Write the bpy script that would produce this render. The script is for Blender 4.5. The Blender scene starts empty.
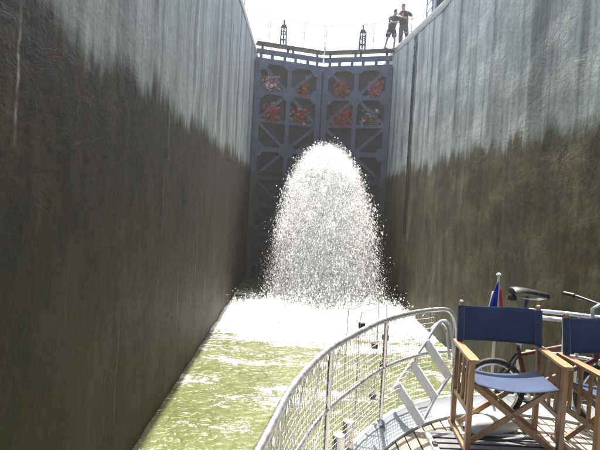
import bpy, math, random
import numpy as np
from mathutils import Vector, Matrix
R = math.radians
HAZE = .0014
random.seed(7); rng = np.random.default_rng(11)
sc = bpy.context.scene
col = sc.collection

# ------------------------------------------------------------------ camera
EYE = 3.45                                    # above the water of the chamber
cam_d = bpy.data.cameras.new('camera'); cam = bpy.data.objects.new('camera', cam_d); col.objects.link(cam)
cam_d.sensor_width = 36; cam_d.lens = 30; cam_d.clip_start = .05; cam_d.clip_end = 3000
_Y = np.array([(294-300)/500, (203-225)/500, 1.]); _Y /= np.linalg.norm(_Y)
_U = np.array([math.sin(R(3)), -math.cos(R(3)), 0]); _U -= _Y*_U.dot(_Y); _U /= np.linalg.norm(_U)
_X = np.cross(_Y, _U)
if _X[0] < 0: _X = -_X
# camera axes (right, up, back) in world space
cr = Vector((_X[0], _Y[0], _U[0])); cu = -Vector((_X[1], _Y[1], _U[1])); cb = -Vector((_X[2], _Y[2], _U[2]))
m = Matrix((cr, cu, cb)).transposed().to_4x4(); m.translation = (0, 0, EYE)
cam.matrix_world = m
sc.camera = cam

# ------------------------------------------------------------------ sky, sun, exposure
SUN_EL, SUN_AZ = 65.5, -1.2                   # azimuth from +Y, negative = to the left
w = bpy.data.worlds.new('World'); sc.world = w; w.use_nodes = True
wn = w.node_tree; bg = wn.nodes['Background']
sky = wn.nodes.new('ShaderNodeTexSky'); sky.sky_type = 'NISHITA'; sky.sun_disc = False
sky.sun_elevation = R(SUN_EL); sky.sun_rotation = R(SUN_AZ); sky.air_density = .9; sky.dust_density = 4.0; sky.ozone_density = .6
wn.links.new(sky.outputs[0], bg.inputs[0]); bg.inputs[1].default_value = 0.15
sd = bpy.data.lights.new('sun', 'SUN'); sd.energy = 4.6; sd.angle = R(.53); sd.color = (1, .95, .87)
sun = bpy.data.objects.new('sun', sd); col.objects.link(sun)
sv = Vector((math.sin(R(SUN_AZ))*math.cos(R(SUN_EL)), math.cos(R(SUN_AZ))*math.cos(R(SUN_EL)), math.sin(R(SUN_EL))))
sun.rotation_euler = sv.to_track_quat('Z', 'Y').to_euler(); sun.location = (0, 30, 60)
sc.view_settings.view_transform = 'Standard'; sc.view_settings.look = 'None'
sc.view_settings.exposure = 1.7; sc.view_settings.gamma = 1.0
sc.cycles.max_bounces = 9; sc.cycles.diffuse_bounces = 10; sc.cycles.glossy_bounces = 3; sc.cycles.transmission_bounces = 10; sc.cycles.transparent_max_bounces = 24; sc.cycles.volume_bounces = 0
sc.cycles.use_adaptive_sampling = True; sc.cycles.adaptive_threshold = .035; sc.cycles.adaptive_min_samples = 24; sc.cycles.caustics_reflective = False; sc.cycles.caustics_refractive = False
sc.render.resolution_x, sc.render.resolution_y = 1024, 768

# ------------------------------------------------------------------ helpers
class MB:
    """collects vertices and faces of ONE mesh"""
    def __init__(s): s.v = []; s.f = []
    def box(s, c, d, rot=None):
        n = len(s.v); M = rot or Matrix.Identity(3)
        for i in range(8):
            p = Vector(((-.5, .5)[i & 1]*d[0], (-.5, .5)[(i >> 1) & 1]*d[1], (-.5, .5)[i >> 2]*d[2]))
            s.v.append(tuple(M @ p + Vector(c)))
        s.f += [tuple(n+k for k in q) for q in ((0,2,3,1), (4,5,7,6), (0,1,5,4), (2,6,7,3), (0,4,6,2), (1,3,7,5))]
        return s
    def bar(s, a, b, wd, hd, up=(0, 0, 1)):
        """square section bar from a to b, wd across, hd along up"""
        a, b = Vector(a), Vector(b); d = b-a; L = d.length; d.normalize(); u = Vector(up)
        x = d.cross(u)
        if x.length < 1e-5: x = d.cross(Vector((1, 0, 0)))
        x.normalize(); z = x.cross(d)
        return s.box((a+b)/2, (wd, L, hd), Matrix((x, d, z)).transposed())
    def tube(s, pts, r, n=8, cap=True, closed=False):
        pts = [Vector(p) for p in pts]; k = len(pts); base = len(s.v)
        rs = r if isinstance(r, (list, tuple)) else [r]*k
        prev = None
        for i, p in enumerate(pts):
            if closed: t = pts[(i+1) % k]-pts[i-1]
            else: t = pts[min(i+1, k-1)]-pts[max(i-1, 0)]
            t.normalize()
            if prev is None:
                x = t.cross(Vector((0, 0, 1)))
                if x.length < .05: x = t.cross(Vector((1, 0, 0)))
            else: x = prev-t*prev.dot(t)
            x.normalize(); prev = x; y = t.cross(x)
            for j in range(n):
                a = 2*math.pi*j/n
                s.v.append(tuple(p+(x*math.cos(a)+y*math.sin(a))*rs[i]))
        for i in range(k if closed else k-1):
            i2 = (i+1) % k
            for j in range(n):
                j2 = (j+1) % n
                s.f.append((base+i*n+j, base+i*n+j2, base+i2*n+j2, base+i2*n+j))
        if cap and not closed:
            s.f.append(tuple(base+j for j in reversed(range(n)))); s.f.append(tuple(base+(k-1)*n+j for j in range(n)))
        return s
    def grid(s, rows, close=False):
        """rows of points of equal length"""
        base = len(s.v); n = len(rows[0])
        for r in rows: s.v += [tuple(p) for p in r]
        for i in range(len(rows)-1):
            for j in range(n if close else n-1):
                j2 = (j+1) % n
                s.f.append((base+i*n+j, base+i*n+j2, base+(i+1)*n+j2, base+(i+1)*n+j))
        return s
    def prism(s, poly, off):
        """polygon (3d points) extruded by off"""
        b = len(s.v); n = len(poly); off = Vector(off)
        s.v += [tuple(p) for p in poly]; s.v += [tuple(Vector(p)+off) for p in poly]
        s.f.append(tuple(b+i for i in reversed(range(n)))); s.f.append(tuple(b+n+i for i in range(n)))
        for i in range(n): s.f.append((b+i, b+(i+1) % n, b+n+(i+1) % n, b+n+i))
        return s
    def lathe(s, c, prof, n=16):
        rows = [[(c[0]+r*math.cos(2*math.pi*j/n), c[1]+r*math.sin(2*math.pi*j/n), c[2]+z) for j in range(n)] for r, z in prof]
        return s.grid(rows, True)
    def build(s, name, mat, parent=None, smooth=False, bevel=0):
        me = bpy.data.meshes.new(name); me.from_pydata(s.v, [], s.f); me.materials.append(mat); me.update()
        if smooth:
            me.polygons.foreach_set('use_smooth', [True]*len(me.polygons))
            try: me.set_sharp_from_angle(angle=R(50))
            except Exception: pass
        o = bpy.data.objects.new(name, me); col.objects.link(o); o.parent = parent
        if bevel:
            b = o.modifiers.new('bevel', 'BEVEL'); b.width = bevel; b.segments = 2; b.limit_method = 'ANGLE'
        return o

def tag(o, label=None, cat=None, group=None, kind=None):
    if label: o['label'] = label
    if cat: o['category'] = cat
    if group: o['group'] = group
    if kind: o['kind'] = kind
    return o
def thing(name, label, cat, loc=(0, 0, 0), rz=0, group=None):
    o = bpy.data.objects.new(name, None); o.empty_display_size = .1; col.objects.link(o)
    o.location = loc; o.rotation_euler = (0, 0, rz)
    return tag(o, label, cat, group)

def smooth_path(P, per=6):
    """Catmull-Rom through points"""
    P = [Vector(p) for p in P]; out = []
    for i in range(len(P)-1):
        p0 = P[max(i-1, 0)]; p1 = P[i]; p2 = P[i+1]; p3 = P[min(i+2, len(P)-1)]
        for k in range(per):
            t = k/per
            out.append(.5*((2*p1)+(p2-p0)*t+(2*p0-5*p1+4*p2-p3)*t*t+(3*p1-p0-3*p2+p3)*t**3))
    out.append(P[-1]); return out

# ------------------------------------------------------------------ materials
class NT:
    def __init__(s, name):
        s.m = bpy.data.materials.new(name); s.m.use_nodes = True; s.t = s.m.node_tree; s.b = s.t.nodes['Principled BSDF']
        s.out = s.t.nodes['Material Output']
    def n(s, typ, **kw):
        x = s.t.nodes.new('ShaderNode'+typ)
        for k, v in kw.items(): setattr(x, k, v)
        return x
    def l(s, a, b): s.t.links.new(a, b)
    def pos(s):
        return s.n('NewGeometry').outputs['Position']
    def scaled(s, src, sc_):
        v = s.n('VectorMath', operation='MULTIPLY'); s.l(src, v.inputs[0]); v.inputs[1].default_value = sc_; return v.outputs[0]
    def noise(s, src, scale=(1, 1, 1), freq=1., detail=4, rough=.55, dist=0):
        x = s.n('TexNoise'); x.inputs['Scale'].default_value = freq; x.inputs['Detail'].default_value = detail
        x.inputs['Roughness'].default_value = rough; x.inputs['Distortion'].default_value = dist
        s.l(s.scaled(src, scale), x.inputs['Vector']); return x.outputs['Fac']
    def ramp(s, src, stops, interp='LINEAR'):
        x = s.n('ValToRGB'); cr_ = x.color_ramp; cr_.interpolation = interp
        while len(cr_.elements) < len(stops): cr_.elements.new(.5)
        for e, (p, c) in zip(cr_.elements, stops):
            e.position = p; e.color = (c, c, c, 1) if not isinstance(c, tuple) else (*c, 1)
        s.l(src, x.inputs[0]); return x.outputs[0]
    def mix(s, f, a, b, mode='MIX'):
        x = s.n('Mix', data_type='RGBA', blend_type=mode)
        for i, v in ((0, f), (6, a), (7, b)):
            if isinstance(v, (int, float)): x.inputs[i].default_value = v
            elif isinstance(v, tuple): x.inputs[i].default_value = (*v, 1)
            else: s.l(v, x.inputs[i])
        return x.outputs[2]
    def math(s, op, a, b=0., c=0., clamp=False):
        x = s.n('Math', operation=op); x.use_clamp = clamp
        for i, v in enumerate((a, b, c)):
            if isinstance(v, (int, float)): x.inputs[i].default_value = v
            else: s.l(v, x.inputs[i])
        return x.outputs[0]
    def bump(s, h, strength=.3, dist=.02, base=None):
        x = s.n('Bump'); x.inputs['Strength'].default_value = strength; x.inputs['Distance'].default_value = dist
        s.l(h, x.inputs['Height'])
        if base is not None: s.l(base, x.inputs['Normal'])
        return x.outputs[0]
    def xyz(s, src):
        x = s.n('SeparateXYZ'); s.l(src, x.inputs[0]); return x.outputs

def simple(name, c, rough=.6, metal=0., var=.25, freq=30., bump=.0, scale=(1, 1, 1), spec=.5, trans=0.):
    t = NT(name); tc = t.n('TexCoord').outputs['Object']
    n = t.noise(tc, scale, freq, 4)
    lo = tuple(x*(1-var) for x in c); hi = tuple(min(x*(1+var), 1) for x in c)
    t.l(t.ramp(n, [(.3, lo), (.7, hi)]), t.b.inputs['Base Color'])
    t.l(t.ramp(n, [(.3, max(rough-.1, 0)), (.7, min(rough+.1, 1))]), t.b.inputs['Roughness'])
    t.b.inputs['Metallic'].default_value = metal; t.b.inputs['Specular IOR Level'].default_value = spec
    if bump: t.l(t.bump(n, bump, .01), t.b.inputs['Normal'])
    return t.m

def lock_concrete(name, up, dark, wet_a, wet_b, level, streaks=(), bands=()):
    """bare concrete with run-down streaks; soaked and mossy below the filled-lock level"""
    t = NT(name); p = t.pos(); X = t.xyz(p); y, z = X[1], X[2]
    big = t.noise(p, (1, 1, .5), .5, 4)
    st1 = t.noise(p, (1, 2.0, .05), 1.0, 4, .55)         # broad streaks
    st2 = t.noise(p, (1, 7., .09), 1.0, 4, .6, .15)      # narrow streaks
    st3 = t.noise(p, (1, 19., .30), 1.0, 3, .6)
    grain = t.noise(p, (1, 1, 1), 14., 4, .7); blot = t.noise(p, (1, 1, .7), 3.2, 6, .7, .8)
    c = t.mix(t.ramp(st1, [(.36, 0.), (.62, 1.)]), tuple(x*.66 for x in up), up)
    c = t.mix(t.math('MULTIPLY', t.ramp(st2, [(.53, 0.), (.66, 1.)]), .6), c, dark)
    c = t.mix(t.math('MULTIPLY', t.ramp(st2, [(.30, 1.), (.40, 0.)]), .40), c, tuple(min(1, x*1.45) for x in up))
    c = t.mix(t.math('MULTIPLY', t.ramp(st3, [(.58, 0.), (.68, 1.)]), .25), c, tuple(x*.4 for x in dark))
    c = t.mix(.55, c, t.ramp(grain, [(.3, .62), (.7, 1.25)]), 'MULTIPLY')
    c = t.mix(.65, c, t.ramp(blot, [(.3, .62), (.7, 1.22)]), 'MULTIPLY')
    c = t.mix(.5, c, t.ramp(big, [(.3, .6), (.7, 1.2)]), 'MULTIPLY')
    wobA = t.math('MULTIPLY', t.math('SUBTRACT', t.noise(p, (0, .6, 1), .9, 4, .6), .5), .5)
    for (yy, z0, hw, k) in bands:                        # single dark run-down stains
        dy = t.math('ABSOLUTE', t.math('SUBTRACT', t.math('SUBTRACT', y, yy), t.math('MULTIPLY', wobA, hw*1.6)))
        a = t.math('MULTIPLY', t.math('SUBTRACT', 1.15, t.math('DIVIDE', dy, hw)), 3., clamp=True)
        b = t.math('MULTIPLY', t.math('SUBTRACT', t.math('ADD', z, wobA), z0), 1.6, clamp=True)
        f = t.math('MULTIPLY', t.math('MULTIPLY', a, b), t.math('MULTIPLY', t.ramp(st2, [(.3, .55), (.6, 1.)]), k))
        c = t.mix(f, c, tuple(x*.62 for x in dark))
    # wet part
    w1 = t.noise(p, (1, 1, .6), 1.1, 4, .7, .8); w2 = t.noise(p, (1, 3.6, .55), 1., 5, .7, .5); w3 = t.noise(p, (1, 1, 1), 6., 5, .78, .3); w4 = t.noise(p, (1, 1, .75), 2.6, 4, .75, 1.2)
    wc = t.mix(t.ramp(w1, [(.38, 0.), (.62, 1.)]), wet_a, wet_b)
    wc = t.mix(t.math('MULTIPLY', t.ramp(w2, [(.55, 0.), (.72, 1.)]), .5), wc, tuple(x*2.1 for x in wet_b))
    wc = t.mix(t.math('MULTIPLY', t.ramp(w2, [(.3, 1.), (.46, 0.)]), .65), wc, tuple(x*.4 for x in wet_a))
    wc = t.mix(t.math('MULTIPLY', t.ramp(w4, [(.56, 0.), (.66, 1.)]), .45), wc, (wet_b[0]*1.5, wet_b[1]*.95, wet_b[2]*.6))      # rusty patches
    wc = t.mix(t.math('MULTIPLY', t.ramp(w4, [(.34, 1.), (.44, 0.)]), .5), wc, (wet_a[0]*.6, wet_a[1]*.95, wet_a[2]*.6))        # green slime
    wc = t.mix(.9, wc, t.ramp(w3, [(.28, .3), (.72, 1.8)]), 'MULTIPLY')
    spots = t.noise(p, (1, 1.4, .5), 2.3, 4, .8, 1.0)
    wc = t.mix(t.math('MULTIPLY', t.ramp(spots, [(.63, 0.), (.74, 1.)]), .45), wc, tuple(x*4.2 for x in wet_b))
    # the tide line, ragged with runs
    e0 = t.noise(p, (1, 1.5, .25), 1., 4, .65, .4)
    e1 = t.math('MULTIPLY', t.math('SUBTRACT', e0, .5), 1.5); e2 = t.math('MULTIPLY', t.math('SUBTRACT', st2, .5), .14)
    e3 = t.math('MULTIPLY', t.math('SUBTRACT', blot, .5), .55)
    lv = t.math('ADD', t.math('ADD', t.math('ADD', e1, e2), e3), level)
    d = t.math('SUBTRACT', z, lv)
    msk = t.n('MapRange'); msk.interpolation_type = 'SMOOTHSTEP'; t.l(d, msk.inputs[0]); msk.inputs[1].default_value = -.17; msk.inputs[2].default_value = .24
    msk = msk.outputs[0]
    cc = t.mix(msk, wc, c)
    # lime runs out of single cracks: (y, z bottom, z top, half width, strength)
    wob = t.math('MULTIPLY', wobA, .32); limeN = t.ramp(w3, [(.38, .05), (.6, 1.)])
    for (yy, z0, z1, hw, k) in streaks:
        dy = t.math('ABSOLUTE', t.math('SUBTRACT', t.math('SUBTRACT', y, yy), wob))
        a = t.math('SUBTRACT', 1., t.math('DIVIDE', dy, hw), clamp=True)
        b = t.math('MULTIPLY', t.math('MULTIPLY', t.math('SUBTRACT', z, z0), 3., clamp=True), t.math('MULTIPLY', t.math('SUBTRACT', z1, z), 3., clamp=True))
        f = t.math('MULTIPLY', t.math('MULTIPLY', a, b), t.math('MULTIPLY', limeN, k))
        cc = t.mix(f, cc, (.36, .35, .30))
    t.l(cc, t.b.inputs['Base Color'])
    t.l(t.mix(msk, t.ramp(w3, [(.3, .5), (.7, .8)]), (.85, .85, .85)), t.b.inputs['Roughness'])
    t.b.inputs['Specular IOR Level'].default_value = .3
    h = t.math('ADD', t.math('MULTIPLY', t.noise(p, (1, .9, 1.5), 2.4, 6, .72, .6), 1.6), t.math('MULTIPLY', w3, .6))
    t.l(t.bump(h, .34, .045), t.b.inputs['Normal'])
    return t.m

M = {}
M['wall_l'] = lock_concrete('left_wall_concrete', (.43, .465, .43), (.125, .138, .132), (.023, .020, .0125), (.046, .038, .0225), 4.88,
                            [(3.62, 3.7, 4.8, .03, .9), (5.52, 4.9, 7.0, .035, .9), (7.9, 3.9, 5.3, .035, .6), (7.7, 2.7, 3.9, .03, .4), (10.6, 1.6, 3.0, .05, .4), (9.0, 1.0, 2.2, .04, .35), (11.8, .8, 1.9, .06, .5), (5.9, .5, 2.0, .03, .3)],
                            [(7.0, 5.6, .10, .7), (9.6, 5.1, .14, .6), (12.6, 5.0, .12, .7), (14.2, 5.0, .22, .6), (16.4, 5.0, .16, .8), (18.0, 5.2, .3, .6), (20.3, 5.0, .2, .8)])
M['wall_r'] = lock_concrete('right_wall_concrete', (.45, .50, .46), (.165, .185, .178), (.029, .028, .015), (.080, .073, .036), 4.80, [(12.0, 3.4, 4.6, .06, .4), (15.3, 3.0, 4.4, .06, .4)],
                            [(8.55, 4.6, .34, .85), (7.2, 5.0, .10, .5), (10.6, 5.0, .10, .5), (12.9, 5.2, .10, .85), (14.6, 5.0, .14, .8), (15.5, 5.2, .08, .8), (16.8, 5.0, .1, .6), (19.2, 5.2, .22, .8), (21.0, 5., .2, .6)])
M['coping'] = simple('coping_stone', (.19, .195, .19), .85, var=.35, freq=6, bump=.5)
M['grass'] = simple('quay_grass', (.09, .11, .045), .95, var=.4, freq=3, bump=.5)
M['paving'] = simple('quay_concrete', (.34, .33, .31), .9, var=.25, freq=2, bump=.3)

def gate_steel():
    t = NT('gate_steel_paint'); p = t.pos(); z = t.xyz(p)[2]
    n = t.noise(p, (1, 1, .5), 3., 5, .65); n2 = t.noise(p, (3, 3, .3), 2.2, 5, .6); fine = t.noise(p, (1, 1, 1), 25., 4, .6)
    c = t.mix(t.ramp(n, [(.35, 0.), (.65, 1.)]), (.054, .070, .106), (.084, .104, .150))
    c = t.mix(t.math('MULTIPLY', t.ramp(n2, [(.58, 0.), (.7, 1.)]), .55), c, (.10, .06, .04))
    c = t.mix(.5, c, t.ramp(fine, [(.3, .7), (.7, 1.2)]), 'MULTIPLY')
    lv = t.math('ADD', 4.9, t.math('MULTIPLY', t.math('SUBTRACT', n2, .5), .8))
    k = t.math('MULTIPLY', t.math('SUBTRACT', lv, z), 3., clamp=True)
    c = t.mix(t.math('MULTIPLY', k, .85), c, (.035, .035, .025))
    t.l(c, t.b.inputs['Base Color']); t.b.inputs['Roughness'].default_value = .6; t.b.inputs['Specular IOR Level'].default_value = .4
    t.l(t.bump(fine, .25, .01), t.b.inputs['Normal']); return t.m
M['gate'] = gate_steel()
M['gate_skin'] = simple('gate_skin_plate', (.033, .038, .052), .75, var=.45, freq=2.5, bump=.3)
M['dark_metal'] = simple('dark_iron', (.035, .037, .042), .5, .3, var=.3, freq=15)
M['galv'] = simple('galvanised_steel', (.42, .43, .45), .45, .7, var=.15, freq=20)
M['steel'] = simple('stainless_tube', (.76, .77, .79), .31, .92, var=.06, freq=40)
M['white_paint'] = simple('white_paint', (.78, .78, .75), .4, var=.06, freq=12)
M['hull'] = simple('pale_gunwale_paint', (.34, .37, .39), .33, var=.09, freq=9, bump=.05)
M['hull_side'] = simple('dark_hull_paint', (.03, .045, .08), .3, var=.2, freq=5)
M['black_plastic'] = simple('black_plastic', (.015, .015, .016), .45, var=.3, freq=30)
M['rubber'] = simple('tyre_rubber', (.02, .02, .02), .8, var=.3, freq=30)
M['aluminium'] = simple('ladder_aluminium', (.66, .67, .68), .35, .55, var=.08, freq=25)
M['tread'] = simple('ladder_tread_white', (.70, .70, .67), .55, var=.1, freq=40)
M['net'] = simple('white_cord', (.72, .72, .70), .7, var=.1, freq=40)
M['rope'] = simple('mooring_rope', (.55, .52, .45), .85, var=.25, freq=90, bump=.6)
M['grate'] = simple('grey_ribbed_rubber', (.10, .10, .105), .6, var=.3, freq=25, bump=.2)
M['caulk'] = simple('deck_caulk', (.03, .028, .026), .8, var=.3, freq=20)
M['red_paint'] = simple('bicycle_red_paint', (.10, .017, .015), .3, var=.15, freq=9)
M['blue_paint'] = simple('bicycle_blue_paint', (.05, .10, .25), .25, .3, var=.15, freq=9)
M['terracotta'] = simple('planter_brown', (.16, .09, .06), .8, var=.25, freq=12)
M['fender'] = simple('white_fender_vinyl', (.72, .72, .69), .4, var=.1, freq=8)
def wood(name, c1, c2, grain=(1, 1, 1), rough=.45):
    t = NT(name); tc = t.n('TexCoord').outputs['Object']
    n = t.noise(tc, grain, 10., 6, .65, .5); n2 = t.noise(tc, (1, 1, 1), 2.5, 3)
    inf = t.n('ObjectInfo').outputs['Random']
    c = t.mix(t.ramp(n, [(.3, 0.), (.7, 1.)]), c1, c2)
    c = t.mix(.35, c, t.ramp(n2, [(.3, .6), (.7, 1.25)]), 'MULTIPLY')
    c = t.mix(.6, c, t.ramp(inf, [(0., .68), (1., 1.15)]), 'MULTIPLY')
    t.l(c, t.b.inputs['Base Color']); t.b.inputs['Roughness'].default_value = rough
    t.l(t.bump(n, .25, .004), t.b.inputs['Normal']); return t.m
M['teak'] = wood('varnished_teak', (.19, .112, .054), (.35, .22, .115), (6, 6, 1.0), .38)
M['plank'] = wood('weathered_deck_teak', (.19, .165, .13), (.30, .265, .215), (9, .6, 9), .7)
def canvas(name, c):
    t = NT(name); tc = t.n('TexCoord').outputs['Object']
    n = t.noise(tc, (1, 1, 1), 7., 4); wv = t.noise(tc, (1, 1, 1), 350., 2)
    t.l(t.mix(.5, t.ramp(n, [(.3, tuple(x*.75 for x in c)), (.7, tuple(x*1.2 for x in c))]), t.ramp(wv, [(.3, .7), (.7, 1.2)]), 'MULTIPLY'), t.b.inputs['Base Color'])
    t.b.inputs['Roughness'].default_value = .85
    t.b.inputs['Sheen Weight'].default_value = .3; t.l(t.bump(wv, .3, .002), t.b.inputs['Normal'])
    tr = t.n('BsdfTranslucent'); tr.inputs[0].default_value = (*c, 1); mx = t.n('MixShader'); mx.inputs[0].default_value = .3
    t.l(t.b.outputs[0], mx.inputs[1]); t.l(tr.outputs[0], mx.inputs[2]); t.l(mx.outputs[0], t.out.inputs[0]); return t.m
M['navy'] = canvas('navy_canvas', (.028, .056, .138))
M['f_blue'] = canvas('flag_blue', (.02, .07, .45)); M['f_white'] = canvas('flag_white', (.8, .8, .8)); M['f_red'] = canvas('flag_red', (.6, .05, .05))
def leaf(name, c, rough=.5):
    t = NT(name); inf = t.n('TexCoord').outputs['Object']; n = t.noise(inf, (1, 1, 1), 18., 2)
    t.l(t.ramp(n, [(.3, tuple(x*.6 for x in c)), (.7, tuple(min(1, x*1.35) for x in c))]), t.b.inputs['Base Color']); t.b.inputs['Roughness'].default_value = rough
    tr = t.n('BsdfTranslucent'); tr.inputs[0].default_value = (*[min(1, x*1.3) for x in c], 1); mx = t.n('MixShader'); mx.inputs[0].default_value = .4
    t.l(t.b.outputs[0], mx.inputs[1]); t.l(tr.outputs[0], mx.inputs[2]); t.l(mx.outputs[0], t.out.inputs[0]); return t.m
M['leaf'] = leaf('geranium_leaf', (.07, .11, .03)); M['p_red'] = leaf('red_petal', (.55, .06, .08)); M['p_pink'] = leaf('pink_petal', (.66, .2, .32))
M['p_white'] = leaf('white_petal', (.75, .68, .68)); M['p_orange'] = leaf('orange_red_petal', (.52, .13, .07))
M['skin'] = simple('skin', (.36, .22, .16), .55, var=.1, freq=10)
M['shirt_navy'] = simple('navy_shirt', (.013, .018, .038), .9, var=.2, freq=12); M['shorts_navy'] = simple('navy_shorts', (.013, .016, .03), .9, var=.2, freq=12)
M['shirt_dark'] = simple('dark_grey_shirt', (.017, .019, .028), .9, var=.2, freq=12); M['khaki'] = simple('khaki_trousers', (.06, .052, .045), .9, var=.2, freq=12)
M['hair'] = simple('dark_hair', (.03, .025, .02), .8, var=.3, freq=30); M['grey_hair'] = simple('short_light_hair', (.16, .13, .10), .8, var=.3, freq=30)

def water_mat():
    t = NT('canal_water'); p = t.pos()
    at = t.n('Attribute'); at.attribute_name = 'foam_glint'; fo = at.outputs['Fac']
    n1 = t.noise(p, (1, 1.6, 1), 2.2, 6, .65, .8); n2 = t.noise(p, (1, 2.0, 1), 9., 6, .7, .5); n3 = t.noise(p, (1, 1, 1), 34., 4, .7)
    k = t.math('ADD', t.math('ADD', fo, t.math('MULTIPLY', t.math('SUBTRACT', n1, .5), 1.5)), t.math('MULTIPLY', t.math('SUBTRACT', n2, .5), 1.5))
    k = t.math('ADD', k, t.math('MULTIPLY', t.math('SUBTRACT', n3, .5), 1.1))  # fine white flecks also paint sun glints on the wave crests
    f = t.ramp(k, [(.44, 0.), (.56, .35), (.88, 1.)])
    murk = t.mix(t.ramp(t.noise(p, (1, 1, 1), .9, 4, .6, .5), [(.35, 0.), (.65, 1.)]), (.080, .094, .034), (.110, .124, .050))
    t.l(t.mix(f, murk, t.mix(t.ramp(t.math('ADD', n2, t.math('MULTIPLY', t.math('SUBTRACT', n1, .5), .8)), [(.36, 0.), (.62, 1.)]), (.36, .38, .33), (.70, .72, .70))), t.b.inputs['Base Color'])  # grey to white tones of the froth paint in wave relief shading
    t.l(t.mix(f, (.07, .07, .07), (.75, .75, .75)), t.b.inputs['Roughness']); t.b.inputs['IOR'].default_value = 1.33
    h = t.math('ADD', t.noise(p, (1, 1.7, 1), 5., 3, .5, .4), t.math('MULTIPLY', n3, .07))
    b1 = t.bump(h, .6, .14)
    t.l(t.bump(t.math('MULTIPLY', f, n3), .5, .05, b1), t.b.inputs['Normal']); return t.m
M['water'] = water_mat()
def drop_mat(name, dif, tra, gl, clear=.3):
    t = NT(name); d = t.n('BsdfDiffuse'); d.inputs[0].default_value = (.985, .99, .99, 1); tr = t.n('BsdfTranslucent'); tr.inputs[0].default_value = (.985, .99, .99, 1)
    g = t.n('BsdfGlossy'); g.inputs['Roughness'].default_value = .25; g.inputs[0].default_value = (1, 1, 1, 1)
    a = t.n('MixShader'); a.inputs[0].default_value = tra/(dif+tra); t.l(d.outputs[0], a.inputs[1]); t.l(tr.outputs[0], a.inputs[2])
    b = t.n('MixShader'); b.inputs[0].default_value = gl; t.l(a.outputs[0], b.inputs[1]); t.l(g.outputs[0], b.inputs[2])
    tp_ = t.n('BsdfTransparent'); e = t.n('MixShader'); e.inputs[0].default_value = 1-clear; t.l(tp_.outputs[0], e.inputs[1]); t.l(b.outputs[0], e.inputs[2]); t.l(e.outputs[0], t.out.inputs[0]); return t.m
M['drops'] = drop_mat('white_water_drops', .32, .68, .06, .5)

# ------------------------------------------------------------------ lock chamber
XL, XR = -2.0, 4.0            # chamber walls
GY, APEX = 22.0, 22.95        # gate heels and mitre
def top_l(y): return 9.95+.04*(y-16.6) if y > 10 else 9.69
def top_r(y): return 9.5+.122*(y-14.6) if y > 14.6 else 9.5
def lock_wall(name, label, side, mat):
    o = thing(name, label, 'wall', (XL if side < 0 else XR, -40, -1))
    x0 = XL if side < 0 else XR; tf = top_l if side < 0 else top_r
    ys = list(np.arange(-40, 0, 2.5))+list(np.arange(0, 23.01, .25))+[26, 30, 40, 60]
    mb = MB(); nz = 44; rows = []
    for y in ys:
        t = min(tf(y), 10.45)-.30; r = []
        for k in range(nz+1):
            z = -1+(t+1)*k/nz
            wob = .012*math.sin(y*1.3+z*.9)+.008*math.sin(y*4.1-z*2.3)+.006*math.sin(y*.4+z*5.)
            r.append((x0+side*abs(wob)-o.location.x, y+40, z+1))
        r.append((side*.9, y+40, t+1))
        rows.append(r)
    mb.grid(rows if side < 0 else rows[::-1])
    mb.build('wall_face', mat, o, smooth=True)
    # rounded coping, a little proud, in lengths
    edges = [-40, -20, -8, 0]+[2.2*k for k in range(1, 11)]+[23.2, 30, 60]
    for a, b in zip(edges[:-1], edges[1:]):
        mb = MB(); rows = []
        for y in np.linspace(a+.006, b-.006, 6):
            t = min(tf(y), 10.45); prof = [(.0, -.30), (-.006, -.295), (-.006, -.05), (.002, -.018), (.02, -.004), (.04, 0), (.88, 0), (.88, -.29)]
            rows.append([(side*px, y+40, t+pz+1) for px, pz in prof])
        mb.grid(rows if side < 0 else rows[::-1], True)
        n = len(rows[0]); L = len(mb.v)
        mb.f.append(tuple(range(n))); mb.f.append(tuple(range(L-n, L)))
        mb.build('coping_stone', M['coping'], o, smooth=True)
    return o
lock_wall('lock_wall', 'tall concrete lock wall on the left, pale streaks above dark wet half', -1, M['wall_l'])
lock_wall('lock_wall', 'concrete lock wall on the right with narrow ladder, grey above brown wet half', 1, M['wall_r'])

# ground on both sides, upstream canal
def sheet(name, x0, x1, y0, y1, zf, mat, kind='structure', n=12):
    mb = MB(); mb.grid([[(x, y, zf(x, y)) for x in np.linspace(x0, x1, 6)] for y in np.concatenate([np.linspace(y0, 60, n), np.linspace(60, y1, n)[1:]])])
    return tag(mb.build(name, mat), kind=kind)
sheet('ground', -900, XL-.86, -900, 1500, lambda x, y: 9.60, M['grass'])
sheet('ground', XR+3.2, 900, -900, 1500, lambda x, y: 9.36, M['grass'])
mb = MB(); mb.grid([[(x, y, min(top_r(y), 10.45)-.02) for x in (XR+.87, XR+2., XR+3.3)] for y in list(np.arange(-40, 24, 1.))+[40, 60]])
tag(mb.build('pavement', M['paving']), kind='structure')

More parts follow.
